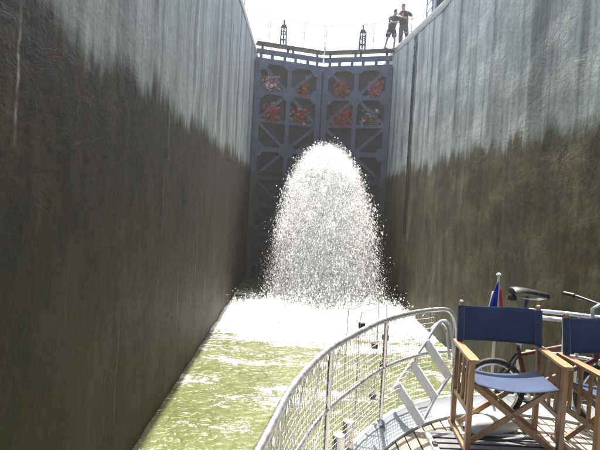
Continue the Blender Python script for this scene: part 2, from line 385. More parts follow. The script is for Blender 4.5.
# ------------------------------------------------------------------ water of the chamber
def vnoise(x, y, seed):
    r = np.random.default_rng(seed); P = r.random((64, 64))
    xi = np.floor(x).astype(int); yi = np.floor(y).astype(int); fx = x-xi; fy = y-yi
    fx = fx*fx*(3-2*fx); fy = fy*fy*(3-2*fy)
    g = lambda i, j: P[(xi+i) % 64, (yi+j) % 64]
    return (g(0, 0)*(1-fx)+g(1, 0)*fx)*(1-fy)+(g(0, 1)*(1-fx)+g(1, 1)*fx)*fy
JX, JY = 1.25, 15.9           # where the jet falls in
def chamber_water():
    xs = np.linspace(XL-.1, XR+.1, 190); ys = np.concatenate([np.arange(-40, 3, .5), np.arange(3, 22.9, .032)])
    Xg, Yg = np.meshgrid(xs, ys)
    d = np.sqrt(((Xg-JX)/1.15)**2+((Yg-JY)/1.0)**2)
    amp = .022+.10*np.exp(-(d/3.0)**2)+.03*np.exp(-(d/6.5)**2)
    h = np.zeros_like(Xg)
    for k, (fx, fy, a) in enumerate([(.5, .9, 1.), (1.1, 1.9, .6), (2.3, 3.6, .42), (4.6, 6.8, .26), (9, 12, .16), (17, 21, .07)]):
        wx = Xg+.5*vnoise(Xg*.7, Yg*.7, 50+k); wy = Yg+.5*vnoise(Xg*.6+9, Yg*.6, 70+k)
        v = vnoise(wx*fx+31, wy*fy+7*k, k+3)
        h += a*(1-np.abs(2*v-1)*1.0-.5)
    Z = h*amp
    Z += .05*np.exp(-(d/1.6)**2)
    # foam: white water where the jet lands; lines towards the boat also paint sun glints
    foam_glint = 1.0*np.exp(-(d/2.7)**3)+.46*np.exp(-(np.maximum(JY-Yg, 0)/4.4)**2)*(Yg < JY)
    foam_glint += .34*np.exp(-(d/5.5)**2)
    lines = vnoise(Xg*.45+5, Yg*1.9, 91)*.55+vnoise(Xg*1.3, Yg*4.4, 92)*.45
    foam_glint += .15+(lines-.50)*1.15*np.clip((Yg-3)/5, .35, 1)
    foam_glint -= .9*np.clip((Yg-18.6)/1.5, 0, 1)
    V = np.stack([Xg, Yg, Z], -1).reshape(-1, 3)
    ny, nx = Xg.shape; i = np.arange(ny*nx).reshape(ny, nx)
    F = np.stack([i[:-1, :-1], i[:-1, 1:], i[1:, 1:], i[1:, :-1]], -1).reshape(-1, 4)
    me = bpy.data.meshes.new('water'); me.vertices.add(len(V)); me.vertices.foreach_set('co', V.ravel().astype(np.float32))
    me.loops.add(F.size); me.loops.foreach_set('vertex_index', F.ravel().astype(np.int32))
    me.polygons.add(len(F)); me.polygons.foreach_set('loop_start', np.arange(0, F.size, 4, dtype=np.int32)); me.polygons.foreach_set('use_smooth', np.ones(len(F), bool))
    at = me.attributes.new('foam_glint', 'FLOAT', 'POINT'); at.data.foreach_set('value', np.clip(foam_glint, 0, 1.5).ravel().astype(np.float32))
    me.update(); me.validate(); me.materials.append(M['water'])
    o = bpy.data.objects.new('water', me); col.objects.link(o); tag(o, kind='structure')
chamber_water()
mb = MB(); mb.grid([[(x, y, 9.3) for x in (XL, 1, XR)] for y in (23.1, 40, 60, 200, 900)])
tag(mb.build('upstream_water', M['water']), kind='structure')

# ------------------------------------------------------------------ mitre gate
CX = (XL+XR)/2
def gate_leaf(side, label):
    hx = XL if side < 0 else XR
    heel = Vector((hx, GY, 0)); tip = Vector((CX, APEX, 0)); a = tip-heel; L = a.length; u = a.normalized()
    nrm = Vector((u.y, -u.x, 0)) if side < 0 else Vector((-u.y, u.x, 0))      # towards the chamber (-y)
    if nrm.y > 0: nrm = -nrm
    o = thing('gate_leaf', label, 'lock gate', heel)
    def P(s, z, d=0): return tuple(u*s+nrm*d+Vector((0, 0, z)))
    up = tuple(nrm)
    e = .015
    TOP, BOT = 9.68, -.9
    MB().prism([P(e, BOT, -.30), P(L-e, BOT, -.30), P(L-e, TOP, -.30), P(e, TOP, -.30)], tuple(nrm*-.03)).build('skin_plate', M['gate_skin'], o)
    def member(name, p, q, wd, d0, d1, parent=o):
        """plate girder: flange on the chamber side and a web back to the skin"""
        (s0, z0), (s1, z1) = p, q
        mb = MB(); dm = d1-.02
        mb.bar(P(s0, z0, dm), P(s1, z1, dm), wd, .035, up)
        mb.bar(P(s0, z0, (d0+dm-.02)/2), P(s1, z1, (d0+dm-.02)/2), .03, dm-.02-d0, up)
        return mb.build(name, M['gate'], parent)
    mid = L*.5
    member('heel_post', (.14, BOT), (.14, TOP), .26, -.29, .06)
    member('mitre_post', (L-.17, BOT), (L-.17, TOP), .24, -.29, .06)
    member('middle_post', (mid, BOT), (mid, TOP-.1), .20, -.29, .045)
    member('top_girder', (e, 9.56), (L-e, 9.56), .24, -.29, .07)
    levels = [8.25, 7.0, 5.75, 4.5, 3.25, 2.0, .75]
    for i, z in enumerate(levels):
        member('girder', (.1, z), (L-.1, z), .20 if i % 2 == 0 else .16, -.29, .03)
    for i, z in enumerate(levels[::2]):
        zt = ([9.6]+levels[1::2])[i]; zb = levels[2*i+1] if 2*i+1 < len(levels) else -.5
        for s_, zz in ((.2, zt-.05), (L-.2, zt-.05), (.2, zb+.05), (L-.2, zb+.05)):
            mb = MB(); mb.bar(P(mid, z, .0), P(s_, zz, .0), .13, .03, up)
            mb.bar(P(mid, z, -.08), P(s_, zz, -.08), .02, .12, up)
            mb.build('diagonal_brace', M['gate'], o)
        poly = [(mid+0.35*math.cos(R(22.5+45*k)), z+.35*math.sin(R(22.5+45*k))) for k in range(8)]
        g = MB().prism([P(s_, zz, .052) for s_, zz in poly], tuple(nrm*.016)).build('gusset_plate', M['gate'], o)
        rv = MB()
        for k in range(8):
            for q in (.2, .29):
                c = P(mid+q*math.cos(R(45*k)), z+q*math.sin(R(45*k)), .07); rv.box(c, (.022, .022, .022))
        tag(rv.build('rivets', M['gate'], g), kind='stuff')
        for s_, sg in ((.27, 1), (L-.29, -1)):
            MB().prism([P(s_-sg*.14, z-.3, .066), P(s_+sg*.12, z-.3, .066), P(s_+sg*.28, z-.1, .066), P(s_+sg*.28, z+.1, .066), P(s_+sg*.12, z+.3, .066), P(s_-sg*.14, z+.3, .066)], tuple(nrm*.014)).build('gusset_plate', M['gate'], o)
    for s_, sg in ((.27, 1), (L-.29, -1)):
        MB().prism([P(s_-sg*.14, 9.15, .075), P(s_+sg*.1, 9.15, .075), P(s_+sg*.35, 9.42, .075), P(s_+sg*.35, 9.6, .075), P(s_-sg*.14, 9.6, .075)], tuple(nrm*.014)).build('gusset_plate', M['gate'], o)
    MB().prism([P(mid-.3, 9.6, .075), P(mid-.3, 9.42, .075), P(mid-.15, 9.28, .075), P(mid+.15, 9.28, .075), P(mid+.3, 9.42, .075), P(mid+.3, 9.6, .075)], tuple(nrm*.014)).build('gusset_plate', M['gate'], o)
    # packing blocks, top beam, stools, walkway
    for s_ in (.25, .75, mid-.25, mid+.25, L-.75, L-.3):
        MB().box(P(s_, 9.77, -.0), (.13, .1, .18)).build('packing_block', M['gate'], o)
    MB().bar(P(.05, 9.96, .0), P(L-.04, 9.96, .0), .12, .20, (0, 0, 1)).build('top_beam', M['gate'], o)
    for s_ in (.3, mid-.12, mid+.12, L-.3):
        MB().box(P(s_, 10.15, -.02), (.10, .10, .18)).build('walkway_stool', M['gate'], o)
    MB().bar(P(.02, 10.285, .0), P(L-.02, 10.285, .0), .36, .10, (0, 0, 1)).build('walkway', M['dark_metal'], o)
    if side < 0: MB().box(P(L+.03, (TOP+BOT)/2, -.2), (.2, .12, TOP-BOT-.02)).build('mitre_seal', M['gate_skin'], o)
    # handrail
    rl = thing('handrail', None, None); rl.parent = o
    for z, r in ((11.43, .018), (11.0, .014)):
        MB().tube([P(-.3 if side < 0 else .2, z, .165), P(L-.01, z, .165)], r, 8).build('rail', M['white_paint'], rl)
    for s_ in (.55, mid+.55, L-.06) if side < 0 else (.9, mid-.45+.1, L-.12):
        MB().tube([P(s_, 10.33, .165), P(s_, 11.43, .165)], .017, 8).build('rail_post', M['galv'], rl)
    return o, P, L, mid
lo, LP, LL, lmid = gate_leaf(-1, 'left leaf of the blue-grey riveted steel lock gate')
ro, RP, RL, rmid = gate_leaf(1, 'right leaf of the blue-grey riveted steel lock gate')
def wpt(o, p): return Vector(p)+o.location
# white joint post where the two leaves meet
MB().box((CX, APEX-.36, 10.12), (.05, .05, .75), Matrix.Rotation(R(6), 3, 'Y')).build('joint_bar', M['white_paint'])
tag(bpy.data.objects['joint_bar'], 'thin white bar on the walkway where the two gate leaves meet', 'bar')

def paddle_gear(o, P, s_, label):
    c = wpt(o, P(s_, 10.336, -.03)); t = thing('paddle_gear', label, 'winding gear', c)
    MB().box((0, 0, .02), (.34, .24, .04)).build('base_plate', M['dark_metal'], t)
    for sx in (-1, 1):
        MB().prism([(sx*.125-.03, -.09, .04), (sx*.125+.03, -.09, .04), (sx*.11+.03, -.06, .80), (sx*.06+.02, -.06, .92), (sx*.06-.02, -.06, .92), (sx*.11-.03, -.06, .80)], (0, .15, 0)).build('side_frame', M['dark_metal'], t)
    MB().box((0, .015, .86), (.20, .16, .13)).build('gear_housing', M['dark_metal'], t, bevel=.015)
    MB().box((0, .015, .28), (.17, .11, .06)).build('cross_plate', M['dark_metal'], t)
    MB().tube([(0, .01, .1), (0, .01, 1.08)], .035, 10).build('rack_bar', M['dark_metal'], t)
    MB().lathe((0, .01, 1.06), [(0, 0), (.045, .01), (.05, .04), (.03, .08), (0, .09)], 12).build('cap', M['dark_metal'], t, True)
    g = MB(); n = 14
    for k in range(n):
        a = 2*math.pi*k/n; g.box((.10*math.cos(a), -.11, .52+.10*math.sin(a)), (.03, .03, .02), Matrix.Rotation(-a, 3, 'Y'))
    g.tube([(.09*math.cos(2*math.pi*k/24), -.11, .52+.09*math.sin(2*math.pi*k/24)) for k in range(24)], .018, 6, closed=True)
    g.bar((-.09, -.11, .52), (.09, -.11, .52), .02, .02); g.bar((0, -.11, .43), (0, -.11, .61), .02, .02, (0, 1, 0))
    g.build('gear_wheel', M['dark_metal'], t)
    MB().tube([(.10, -.12, .52), (.10, -.2, .52), (.10, -.2, .40), (.10, -.27, .40)], .014, 6).build('crank', M['dark_metal'], t)
paddle_gear(lo, LP, lmid-.35, 'dark iron paddle gear standing on the left gate leaf walkway')
paddle_gear(ro, RP, rmid-.15, 'dark iron paddle gear standing on the right gate leaf walkway')
# sluice the jet comes out of
sl = thing('sluice_frame', 'dark steel sluice opening behind the water jet', 'sluice', wpt(ro, RP(RL-.42, 5.0, .08)))
for dx, dz, w_, h_ in ((-.38, 0, .08, .7), (.38, 0, .08, .7), (0, .39, .84, .08), (0, -.39, .84, .08)):
    MB().box((dx, 0, dz), (w_, .1, h_)).build('frame_bar', M['dark_metal'], sl)
MB().box((0, .04, 0), (.68, .02, .7)).build('opening', M['black_plastic'], sl)  # black panel stands in for the darkness inside the sluice

# ------------------------------------------------------------------ flowers
def leafy(n, sx, sy, sz, c, size, seed, droop=0.):
    r = random.Random(seed); mb = MB()
    for _ in range(n):
        p = Vector((r.gauss(0, .42)*sx+c[0], r.gauss(0, .4)*sy+c[1], c[2]+sz*abs(r.gauss(.35, .35))))
        p.x = max(c[0]-sx, min(c[0]+sx, p.x))
        if r.random() < droop: p.z = c[2]-sz*.7*r.random(); p.y = c[1]-sy*(.6+.5*r.random())
        q = Matrix.Rotation(r.uniform(0, 6.3), 3, 'Z') @ Matrix.Rotation(r.uniform(-1.2, 1.2), 3, 'X')
        s_ = size*r.uniform(.6, 1.3); b = len(mb.v)
        for x, y, z in ((0, -.6, 0), (.5, -.3, .12), (.45, .35, .12), (0, .6, 0), (-.45, .35, .12), (-.5, -.3, .12)): mb.v.append(tuple(p+q @ Vector((x, y, z))*s_))
        mb.f += [(b, b+1, b+2, b+3), (b, b+3, b+4, b+5)]
    return mb
def planter(name, label, loc, w_, petals, seed, rz=0, k=1., leaves=130, tw=.2, th=.17, group=None, pk=.115, lk=.075):
    t = thing(name, label, 'flower box', loc, rz, group)
    mb = MB(); a = w_/2; b = tw/2
    mb.grid([[(-a*.94, -b*.85, 0), (a*.94, -b*.85, 0), (a*.94, b*.85, 0), (-a*.94, b*.85, 0)], [(-a, -b, th), (a, -b, th), (a, b, th), (-a, b, th)],
             [(-a+.015, -b+.015, th), (a-.015, -b+.015, th), (a-.015, b-.015, th), (-a+.015, b-.015, th)], [(-a+.02, -b+.02, th-.03), (a-.02, -b+.02, th-.03), (a-.02, b-.02, th-.03), (-a+.02, b-.02, th-.03)]], True)
    mb.f += [(3, 2, 1, 0), (12, 13, 14, 15)]
    mb.build('trough', M['terracotta'], t)
    leafy(leaves, a*1.0, b*1.2, .26*k, (0, -.02, th), lk*k, seed, .25).build('foliage', M['leaf'], t)
    for i, (mt, n) in enumerate(petals):
        leafy(n, a*.95, b*1.3, .36*k, (0, -.03, th+.04), pk*k, seed+50+i, .2).build('blossoms', M[mt], t)
    return t
FL = 'flower boxes on the gate girders'
for o, P, s_, z, w_, pet, lab in [
    (lo, LP, .72, 8.37, .85, [('p_white', 55), ('p_pink', 60)], 'white and pink flower box high on left gate leaf beside the left wall'),
    (lo, LP, 2.2, 8.37, .55, [('p_orange', 40)], 'small orange-red flower box high on left gate leaf beside the mitre post'),
    (lo, LP, .85, 7.10, .75, [('p_red', 75), ('p_white', 8)], 'red flower box on the second girder of left leaf, nearest the left wall'),
    (lo, LP, 2.15, 7.10, .95, [('p_red', 80), ('p_white', 14)], 'red flower box with white tips, second girder of left leaf beside mitre post'),
    (ro, RP, RL-.9, 8.37, .65, [('p_orange', 45), ('p_red', 14)], 'orange-red flower box high on right gate leaf beside the mitre post'),
    (ro, RP, .68, 8.37, .65, [('p_pink', 90)], 'bright pink flower box high on right gate leaf beside the right wall'),
    (ro, RP, RL-1.0, 7.10, 1.05, [('p_red', 95), ('p_pink', 25)], 'wide red flower box on second girder of right leaf beside mitre post'),
    (ro, RP, .9, 7.10, .9, [('p_white', 24), ('p_pink', 10)], 'mostly green flower box with few pale flowers, second girder of right leaf')]:
    planter('flower_box', lab, wpt(o, P(s_, z+.002, -.08)), w_, [(a_, int(b_*1.9)) for a_, b_ in pet], int(z*100+s_*37), (math.atan2(.95, 3) if o is lo else -math.atan2(.95, 3)), 1.15, group=FL)

# ------------------------------------------------------------------ recessed ladder in the right wall
t = thing('wall_ladder', 'rusty ladder running down the right lock wall near the gate', 'ladder', (XR-.055, 17.75, 2.6))
for s_ in (-1, 1): MB().bar((.018, s_*.115, -.05), (.018, s_*.115, 6.95), .03, .08, (0, 1, 0)).build('stile', M['dark_metal'], t)
for k in range(24): MB().tube([(-.01, -.115, .05+k*.295), (-.01, .115, .05+k*.295)], .016, 6).build('rung', M['dark_metal'], t)

# left quay post with its rail
t = thing('quay_post', 'thin galvanised post on top of the left wall', 'post', (XL-.14, 18.2, top_l(18.2)))
MB().tube([(0, 0, 0), (0, 0, 1.35)], .022, 8).build('pole', M['galv'], t); MB().lathe((0, 0, 0), [(0, .012), (.06, .012), (.06, 0), (0, 0)], 12).build('foot', M['galv'], t)
# control stand above the right wall
zt = top_r(16.9)
t = thing('control_stand', 'dark control cabinet under a sloping roof on pale posts above right wall', 'cabinet', (XR+.62, 16.9, zt-.0))
for x, y in ((-.42, -.5), (-.42, .5), (.42, -.5), (.42, .5)): MB().tube([(x, y, 0), (x, y, 1.62)], .028, 8).build('post', M['galv'], t)
MB().box((.02, .05, .69), (.62, .72, 1.36)).build('cabinet', M['dark_metal'], t, bevel=.02)
MB().box((-.30, .05, 1.05), (.012, .6, .5)).build('cabinet_door', M['galv'], t)
MB().prism([(-.62, -.75, 1.60), (.62, -.75, 1.78), (.62, -.75, 1.83), (-.62, -.75, 1.65)], (0, 1.5, 0)).build('roof', M['dark_metal'], t)
for z in (.35, .62): MB().tube([(-.42, -.5, z), (-.42, .5, z)], .02, 8).build('rail', M['galv'], t)

# ------------------------------------------------------------------ people (one skinned mesh, clothes as children)
def skin_mesh(name, J, E, rad, mat, parent, root, sub=2, flat=None):
    names = list(J); me = bpy.data.meshes.new(name)
    me.from_pydata([J[n] for n in names], [(names.index(a), names.index(b)) for a, b in E], [])
    o = bpy.data.objects.new('tmp_skin', me); col.objects.link(o)
    o.modifiers.new('s', 'SKIN'); sb = o.modifiers.new('d', 'SUBSURF'); sb.levels = sub
    sk = me.skin_vertices[0].data
    for i, n in enumerate(names):
        r = rad[n]; sk[i].radius = r if isinstance(r, tuple) else (r, r); sk[i].use_root = (n == root)
    bpy.context.view_layer.update()
    m2 = bpy.data.meshes.new_from_object(o.evaluated_get(bpy.context.evaluated_depsgraph_get()))
    bpy.data.objects.remove(o); bpy.data.meshes.remove(me)
    m2.name = name; m2.materials.clear(); m2.materials.append(mat)
    m2.polygons.foreach_set('use_smooth', [True]*len(m2.polygons))
    r = bpy.data.objects.new(name, m2); col.objects.link(r); r.parent = parent; return r
def figure(label, loc, rz, J, top_mat, leg_mat, hair_mat, long_legs=False, band=False):
    t = thing('person', label, 'person', loc, rz)
    J = {k: Vector(v) for k, v in J.items()}
    for s in 'lr':     # hands: palm and five fingers
        d = (J['wrist_'+s]-J['elbow_'+s]).normalized(); side = d.cross(Vector((0, 1, 0)))
        side = side.normalized() if side.length > .1 else Vector((1, 0, 0)); dn = side.cross(d)
        J['palm_'+s] = J['wrist_'+s]+d*.07
        for k in range(4):
            o_ = side*(k-1.5)*.021; ln = (.062, .072, .068, .05)[k]
            J[f'f{k}_{s}'] = J['palm_'+s]+o_+d*.028; J[f'g{k}_{s}'] = J[f'f{k}_{s}']+d*ln*.6; J[f'h{k}_{s}'] = J[f'g{k}_{s}']+(d*.7+dn*.7)*ln*.5
        J['t0_'+s] = J['wrist_'+s]+d*.03-side*.035; J['t1_'+s] = J['t0_'+s]+(d*.8-side*.6)*.045
    E = [('pelvis', 'waist'), ('waist', 'chest'), ('chest', 'neck'), ('neck', 'jaw'), ('jaw', 'head'), ('head', 'crown'), ('jaw', 'nose')]
    rad = dict(pelvis=(.15, .115), waist=(.135, .10), chest=(.165, .115), neck=.058, jaw=(.066, .075), head=(.078, .094), crown=(.05, .06), nose=.018)
    for s in 'lr':
        E += [('chest', 'shoulder_'+s), ('shoulder_'+s, 'elbow_'+s), ('elbow_'+s, 'wrist_'+s), ('wrist_'+s, 'palm_'+s), ('wrist_'+s, 't0_'+s), ('t0_'+s, 't1_'+s),
              ('pelvis', 'hip_'+s), ('hip_'+s, 'knee_'+s), ('knee_'+s, 'ankle_'+s), ('ankle_'+s, 'toe_'+s)]
        rad.update({'shoulder_'+s: .062, 'elbow_'+s: .044, 'wrist_'+s: .03, 'palm_'+s: (.036, .018), 't0_'+s: .013, 't1_'+s: .010, 'hip_'+s: .092, 'knee_'+s: .058, 'ankle_'+s: .040, 'toe_'+s: .034})
        for k in range(4):
            E += [('palm_'+s, f'f{k}_{s}'), (f'f{k}_{s}', f'g{k}_{s}'), (f'g{k}_{s}', f'h{k}_{s}')]; rad.update({f'f{k}_{s}': .010, f'g{k}_{s}': .009, f'h{k}_{s}': .008})
    J['nose'] = J['jaw']+(J['face'])*.105+Vector((0, 0, .05)); face = J.pop('face')
    skin_mesh('body', J, E, rad, M['skin'], t, 'pelvis')
    # shirt
    JS = {n: J[n] for n in ('pelvis', 'waist', 'chest')}; JS['collar'] = J['chest'].lerp(J['neck'], .75); ES = [('pelvis', 'waist'), ('waist', 'chest'), ('chest', 'collar')]
    JS['pelvis'] = J['pelvis']+Vector((0, 0, -.06))
    RS = dict(pelvis=(.205, .165), waist=(.20, .16), chest=(.215, .16), collar=(.09, .085))
    for s in 'lr':
        JS['shoulder_'+s] = J['shoulder_'+s]; JS['sleeve_'+s] = J['shoulder_'+s].lerp(J['elbow_'+s], .72)
        ES += [('chest', 'shoulder_'+s), ('shoulder_'+s, 'sleeve_'+s)]; RS.update({'shoulder_'+s: .085, 'sleeve_'+s: .075})
    sh = skin_mesh('shirt', JS, ES, RS, top_mat, t, 'pelvis')
    if band: MB().lathe(tuple(J['waist'].lerp(J['chest'], .78)), [(.20, -.03), (.202, .03)], 18).build('chest_stripe', M['white_paint'], sh, True).scale = (1, 1, 1)
    JP = {'pelvis': J['pelvis'], 'belt': J['pelvis'].lerp(J['waist'], .75)}; EP = [('pelvis', 'belt')]; RP_ = dict(pelvis=(.185, .15), belt=(.165, .14))
    for s in 'lr':
        k = .85 if not long_legs else 1.0
        JP['hip_'+s] = J['hip_'+s]; JP['hem_'+s] = J['hip_'+s].lerp(J['knee_'+s], k+.05); EP += [('pelvis', 'hip_'+s), ('hip_'+s, 'hem_'+s)]; RP_.update({'hip_'+s: .13, 'hem_'+s: .115})
        if long_legs: JP['cuff_'+s] = J['knee_'+s].lerp(J['ankle_'+s], .92); EP.append(('hem_'+s, 'cuff_'+s)); RP_['cuff_'+s] = .07; RP_['hem_'+s] = .088
    skin_mesh('shorts' if not long_legs else 'trousers', JP, EP, RP_, leg_mat, t, 'pelvis')
    # hair: a cap over the back and top of the skull; shoes
    c = J['head']; mb = MB(); rows = []
    for i in range(7):
        th = R(105)*i/6; rows.append([tuple(c-face*.012+Vector((.092*math.sin(th)*math.cos(a), .108*math.sin(th)*math.sin(a), .02+.112*math.cos(th)*(1 if th < 1.6 else .8)))) for a in [2*math.pi*j/14 for j in range(14)]])
    fx = [[Vector(p) for p in r_] for r_ in rows]
    for r_ in fx:
        for p in r_:
            dd = (p-c); f_ = dd.dot(face)
            if f_ > .03 and dd.z < .07: p -= face*(f_-.03)*.9
    mb.grid(fx, True); mb.build('hair', hair_mat, t, True)
    for s in 'lr':
        a, b = J['ankle_'+s], J['toe_'+s]; f = (b-a); f.z = 0; f.normalize(); g = Vector((-f.y, f.x, 0)); base = Vector((a.x, a.y, 0)); mb = MB(); rows = []
        for q, w_, h_ in ((-.075, .028, .05), (-.05, .042, .085), (.05, .045, .085), (.13, .05, .055), (.18, .04, .045), (.2, .015, .03)):
            p = base+f*q; rows.append([tuple(p+g*w_), tuple(p+g*w_*.9+Vector((0, 0, h_))), tuple(p-g*w_*.9+Vector((0, 0, h_))), tuple(p-g*w_)])
        mb.grid(rows, True); mb.f += [(3, 2, 1, 0), (20, 21, 22, 23)]; mb.build('shoe', M['black_plastic'], t, True)
    return t
zw = 10.338
# man on the walkway end, stride, leaning towards the wall
figure('person in navy T-shirt and dark shorts leaning forward on the gate walkway', (3.82, 22.06, zw), 0, dict(
    pelvis=(.02, .02, .86), waist=(.04, .0, 1.02), chest=(.07, -.03, 1.27), neck=(.10, -.06, 1.42), jaw=(.14, -.10, 1.50), head=(.15, -.11, 1.58), crown=(.15, -.10, 1.655), face=(.75, -.6, -.2),
    shoulder_l=(-.09, .03, 1.36), elbow_l=(-.03, -.17, 1.12), wrist_l=(.19, -.27, 1.10), shoulder_r=(.25, -.08, 1.36), elbow_r=(.37, -.22, 1.14), wrist_r=(.45, -.36, 1.10),
    hip_l=(-.07, .03, .82), knee_l=(-.14, -.04, .46), ankle_l=(-.22, .04, .08), toe_l=(-.16, -.10, .035), hip_r=(.12, .0, .82), knee_r=(.17, -.07, .46), ankle_r=(.17, .0, .08), toe_r=(.23, -.14, .035)),
    M['shirt_navy'], M['shorts_navy'], M['hair'])
zq = top_r(21.5)
figure('person in dark T-shirt and khaki trousers, elbow out, above right wall', (4.28, 21.55, zq), 0, dict(
    pelvis=(0, .04, .86), waist=(-.01, .02, 1.03), chest=(-.03, -.02, 1.29), neck=(-.06, -.05, 1.46), jaw=(-.09, -.09, 1.545), head=(-.10, -.10, 1.63), crown=(-.10, -.09, 1.705), face=(-.45, -.85, -.2),
    shoulder_l=(-.20, -.02, 1.40), elbow_l=(-.26, -.20, 1.16), wrist_l=(-.10, -.32, 1.10), shoulder_r=(.15, -.02, 1.41), elbow_r=(.36, -.03, 1.24), wrist_r=(.26, -.25, 1.12),
    hip_l=(-.10, .04, .82), knee_l=(-.11, -.03, .46), ankle_l=(-.10, .05, .08), toe_l=(-.12, -.10, .035), hip_r=(.09, .04, .82), knee_r=(.14, -.01, .46), ankle_r=(.17, .07, .08), toe_r=(.20, -.08, .035)),
    M['shirt_dark'], M['khaki'], M['grey_hair'], True, False)
# quay railing the two lean on
t = thing('quay_railing', 'thin steel railing on top of right wall in front of the two people', 'railing', (4.12, 21.9, 0))
for z0 in (1.08, .58): MB().tube([(.0-.2, -.05, zq+z0), (.42, -.65, zq+z0-.03), (.75, -1.9, zq+z0-.2)], .017, 8).build('rail', M['galv'], t)
for x, y in ((-.03, -.3), (.42, -.65), (.75, -1.9)): MB().tube([(x, y, top_r(21.9+y)-.01), (x, y, zq+1.08-(0, .03, .2)[(x > .3)+(x > .6)])], .018, 8).build('rail_post', M['galv'], t)

# ------------------------------------------------------------------ water jet
def drops(name, P, V, S, mat, tet=False):
    """one small octahedron per drop, drawn out along its path"""
    n = len(P); d = V/np.linalg.norm(V, axis=1, keepdims=True)
    h = rng.normal(size=(n, 3)); a = np.cross(d, h); a /= np.linalg.norm(a, axis=1, keepdims=True); b = np.cross(d, a)
    el = (1+rng.random(n)*1.6)[:, None]; s1 = (S*rng.uniform(.7, 1.3, n))[:, None]; s2 = (S*rng.uniform(.7, 1.3, n))[:, None]; S = S[:, None]
    vs = np.stack([P+d*S*el, P-d*S*el, P+a*s1, P-a*s1, P+b*s2, P-b*s2], 1).reshape(-1, 3)
    if tet: vs = vs.reshape(n, 6, 3)[:, [0, 1, 2, 4]].reshape(-1, 3)
    T = np.array([(0, 2, 3), (1, 3, 2), (0, 1, 2), (0, 3, 1)]) if tet else np.array([(0, 2, 4), (0, 4, 3), (0, 3, 5), (0, 5, 2), (1, 4, 2), (1, 3, 4), (1, 5, 3), (1, 2, 5)])
    F = (T[None]+(4 if tet else 6)*np.arange(n)[:, None, None]).reshape(-1, 3)
    me = bpy.data.meshes.new(name); me.vertices.add(len(vs)); me.vertices.foreach_set('co', vs.ravel().astype(np.float32))
    me.loops.add(F.size); me.loops.foreach_set('vertex_index', F.ravel().astype(np.int32)); me.polygons.add(len(F))
    me.polygons.foreach_set('loop_start', np.arange(0, F.size, 3, dtype=np.int32)); me.polygons.foreach_set('use_smooth', np.ones(len(F), bool))
    me.update(); me.materials.append(mat); o = bpy.data.objects.new(name, me); col.objects.link(o); return o
def jet(n, seed, size, spread=1., tmax=1., edge=0.):
    r = np.random.default_rng(seed)
    sx = r.uniform(-1, 1, n); sx = np.sign(sx)*(edge+(1-edge)*np.abs(sx)**.85)
    rad = r.random(n)**.28                      # 1 = skin of the fan, 0 = core
    # clumps: bundles of drops share their throw
    g = r.integers(0, 420, n); gx = r.normal(0, .15, 420)[g]; gz = r.normal(0, .30, 420)[g]; gy = r.normal(0, .35, 420)[g]
    vx = spread*(1.42*sx*(.5+.5*rad))+gx+r.normal(0, .10, n)
    vz = 3.2*np.sqrt(np.clip(1-.92*sx**2, 0, 1))*rad+gz*.6+r.normal(0, .16, n)-.6*(1-rad)
    vy = -(5.6+gy+r.normal(0, .35, n)-.7*np.abs(sx))
    x0 = 1.22+.56*sx*(.45+.55*rad); y0 = np.full(n, 22.55); z0 = 5.22+.12*r.normal(0, 1, n)-.25*(1-rad)
    T = (vz+np.sqrt(np.maximum(vz**2+2*9.81*z0, 0)))/9.81
    t = T*(.05+.95*r.random(n)**.72)*tmax
    drag = 1-.10*t
    P = np.stack([x0+vx*t*drag, y0+vy*t*drag, z0+vz*t-4.905*t*t], -1)
    V = np.stack([vx, vy, vz-9.81*t], -1)
    P += r.normal(0, 1, (n, 3))*(.025+.095*t[:, None])
    k = (P[:, 2] > .0) & (P[:, 1] < 22.3)
    S = size*np.exp(r.normal(0, .45, n))*(1.25-.45*t/T)
    return P[k], V[k], S[k]
a = [jet(110000, 5, .0090), jet(20000, 6, .020, .85, .55), jet(9000, 31, .017, 1.12, .8, .8)]
o = drops('water_jet', *[np.concatenate([q[i] for q in a]) for i in range(3)], M['drops'])
tag(o, 'white jet of water bursting out of the lock gate and falling into the chamber', 'water jet', kind='stuff')
o = drops('fine_spray', *jet(260000, 21, .0075, 1.03), M['drops'], True)
tag(o, 'fine white spray all through the water jet', 'spray', kind='stuff')
# the unbroken white water inside the spray: ragged shells along the throw, thinning out as they fall
wj = NT('white_water'); pj = wj.pos(); aj = wj.n('Attribute'); aj.attribute_name = 'dens'
n1 = wj.noise(pj, (3.2, 1.2, .8), 2.2, 6, .7, .4); n2 = wj.noise(pj, (1, 1, 1), 13., 4, .7)
kj = wj.math('ADD', aj.outputs['Fac'], wj.math('ADD', wj.math('MULTIPLY', wj.math('SUBTRACT', n1, .5), 1.3), wj.math('MULTIPLY', wj.math('SUBTRACT', n2, .5), 1.2)))
fj = wj.ramp(kj, [(.30, 0.), (.85, .92)])
dj = wj.n('BsdfDiffuse'); dj.inputs[0].default_value = (.98, .98, .98, 1); tj = wj.n('BsdfTranslucent'); tj.inputs[0].default_value = (.98, .98, .98, 1)
mj = wj.n('MixShader'); mj.inputs[0].default_value = .6; wj.l(dj.outputs[0], mj.inputs[1]); wj.l(tj.outputs[0], mj.inputs[2])
xj = wj.n('BsdfTransparent'); ej = wj.n('MixShader'); wj.l(fj, ej.inputs[0]); wj.l(xj.outputs[0], ej.inputs[1]); wj.l(mj.outputs[0], ej.inputs[2]); wj.l(ej.outputs[0], wj.out.inputs[0])
mb = MB(); dens = []
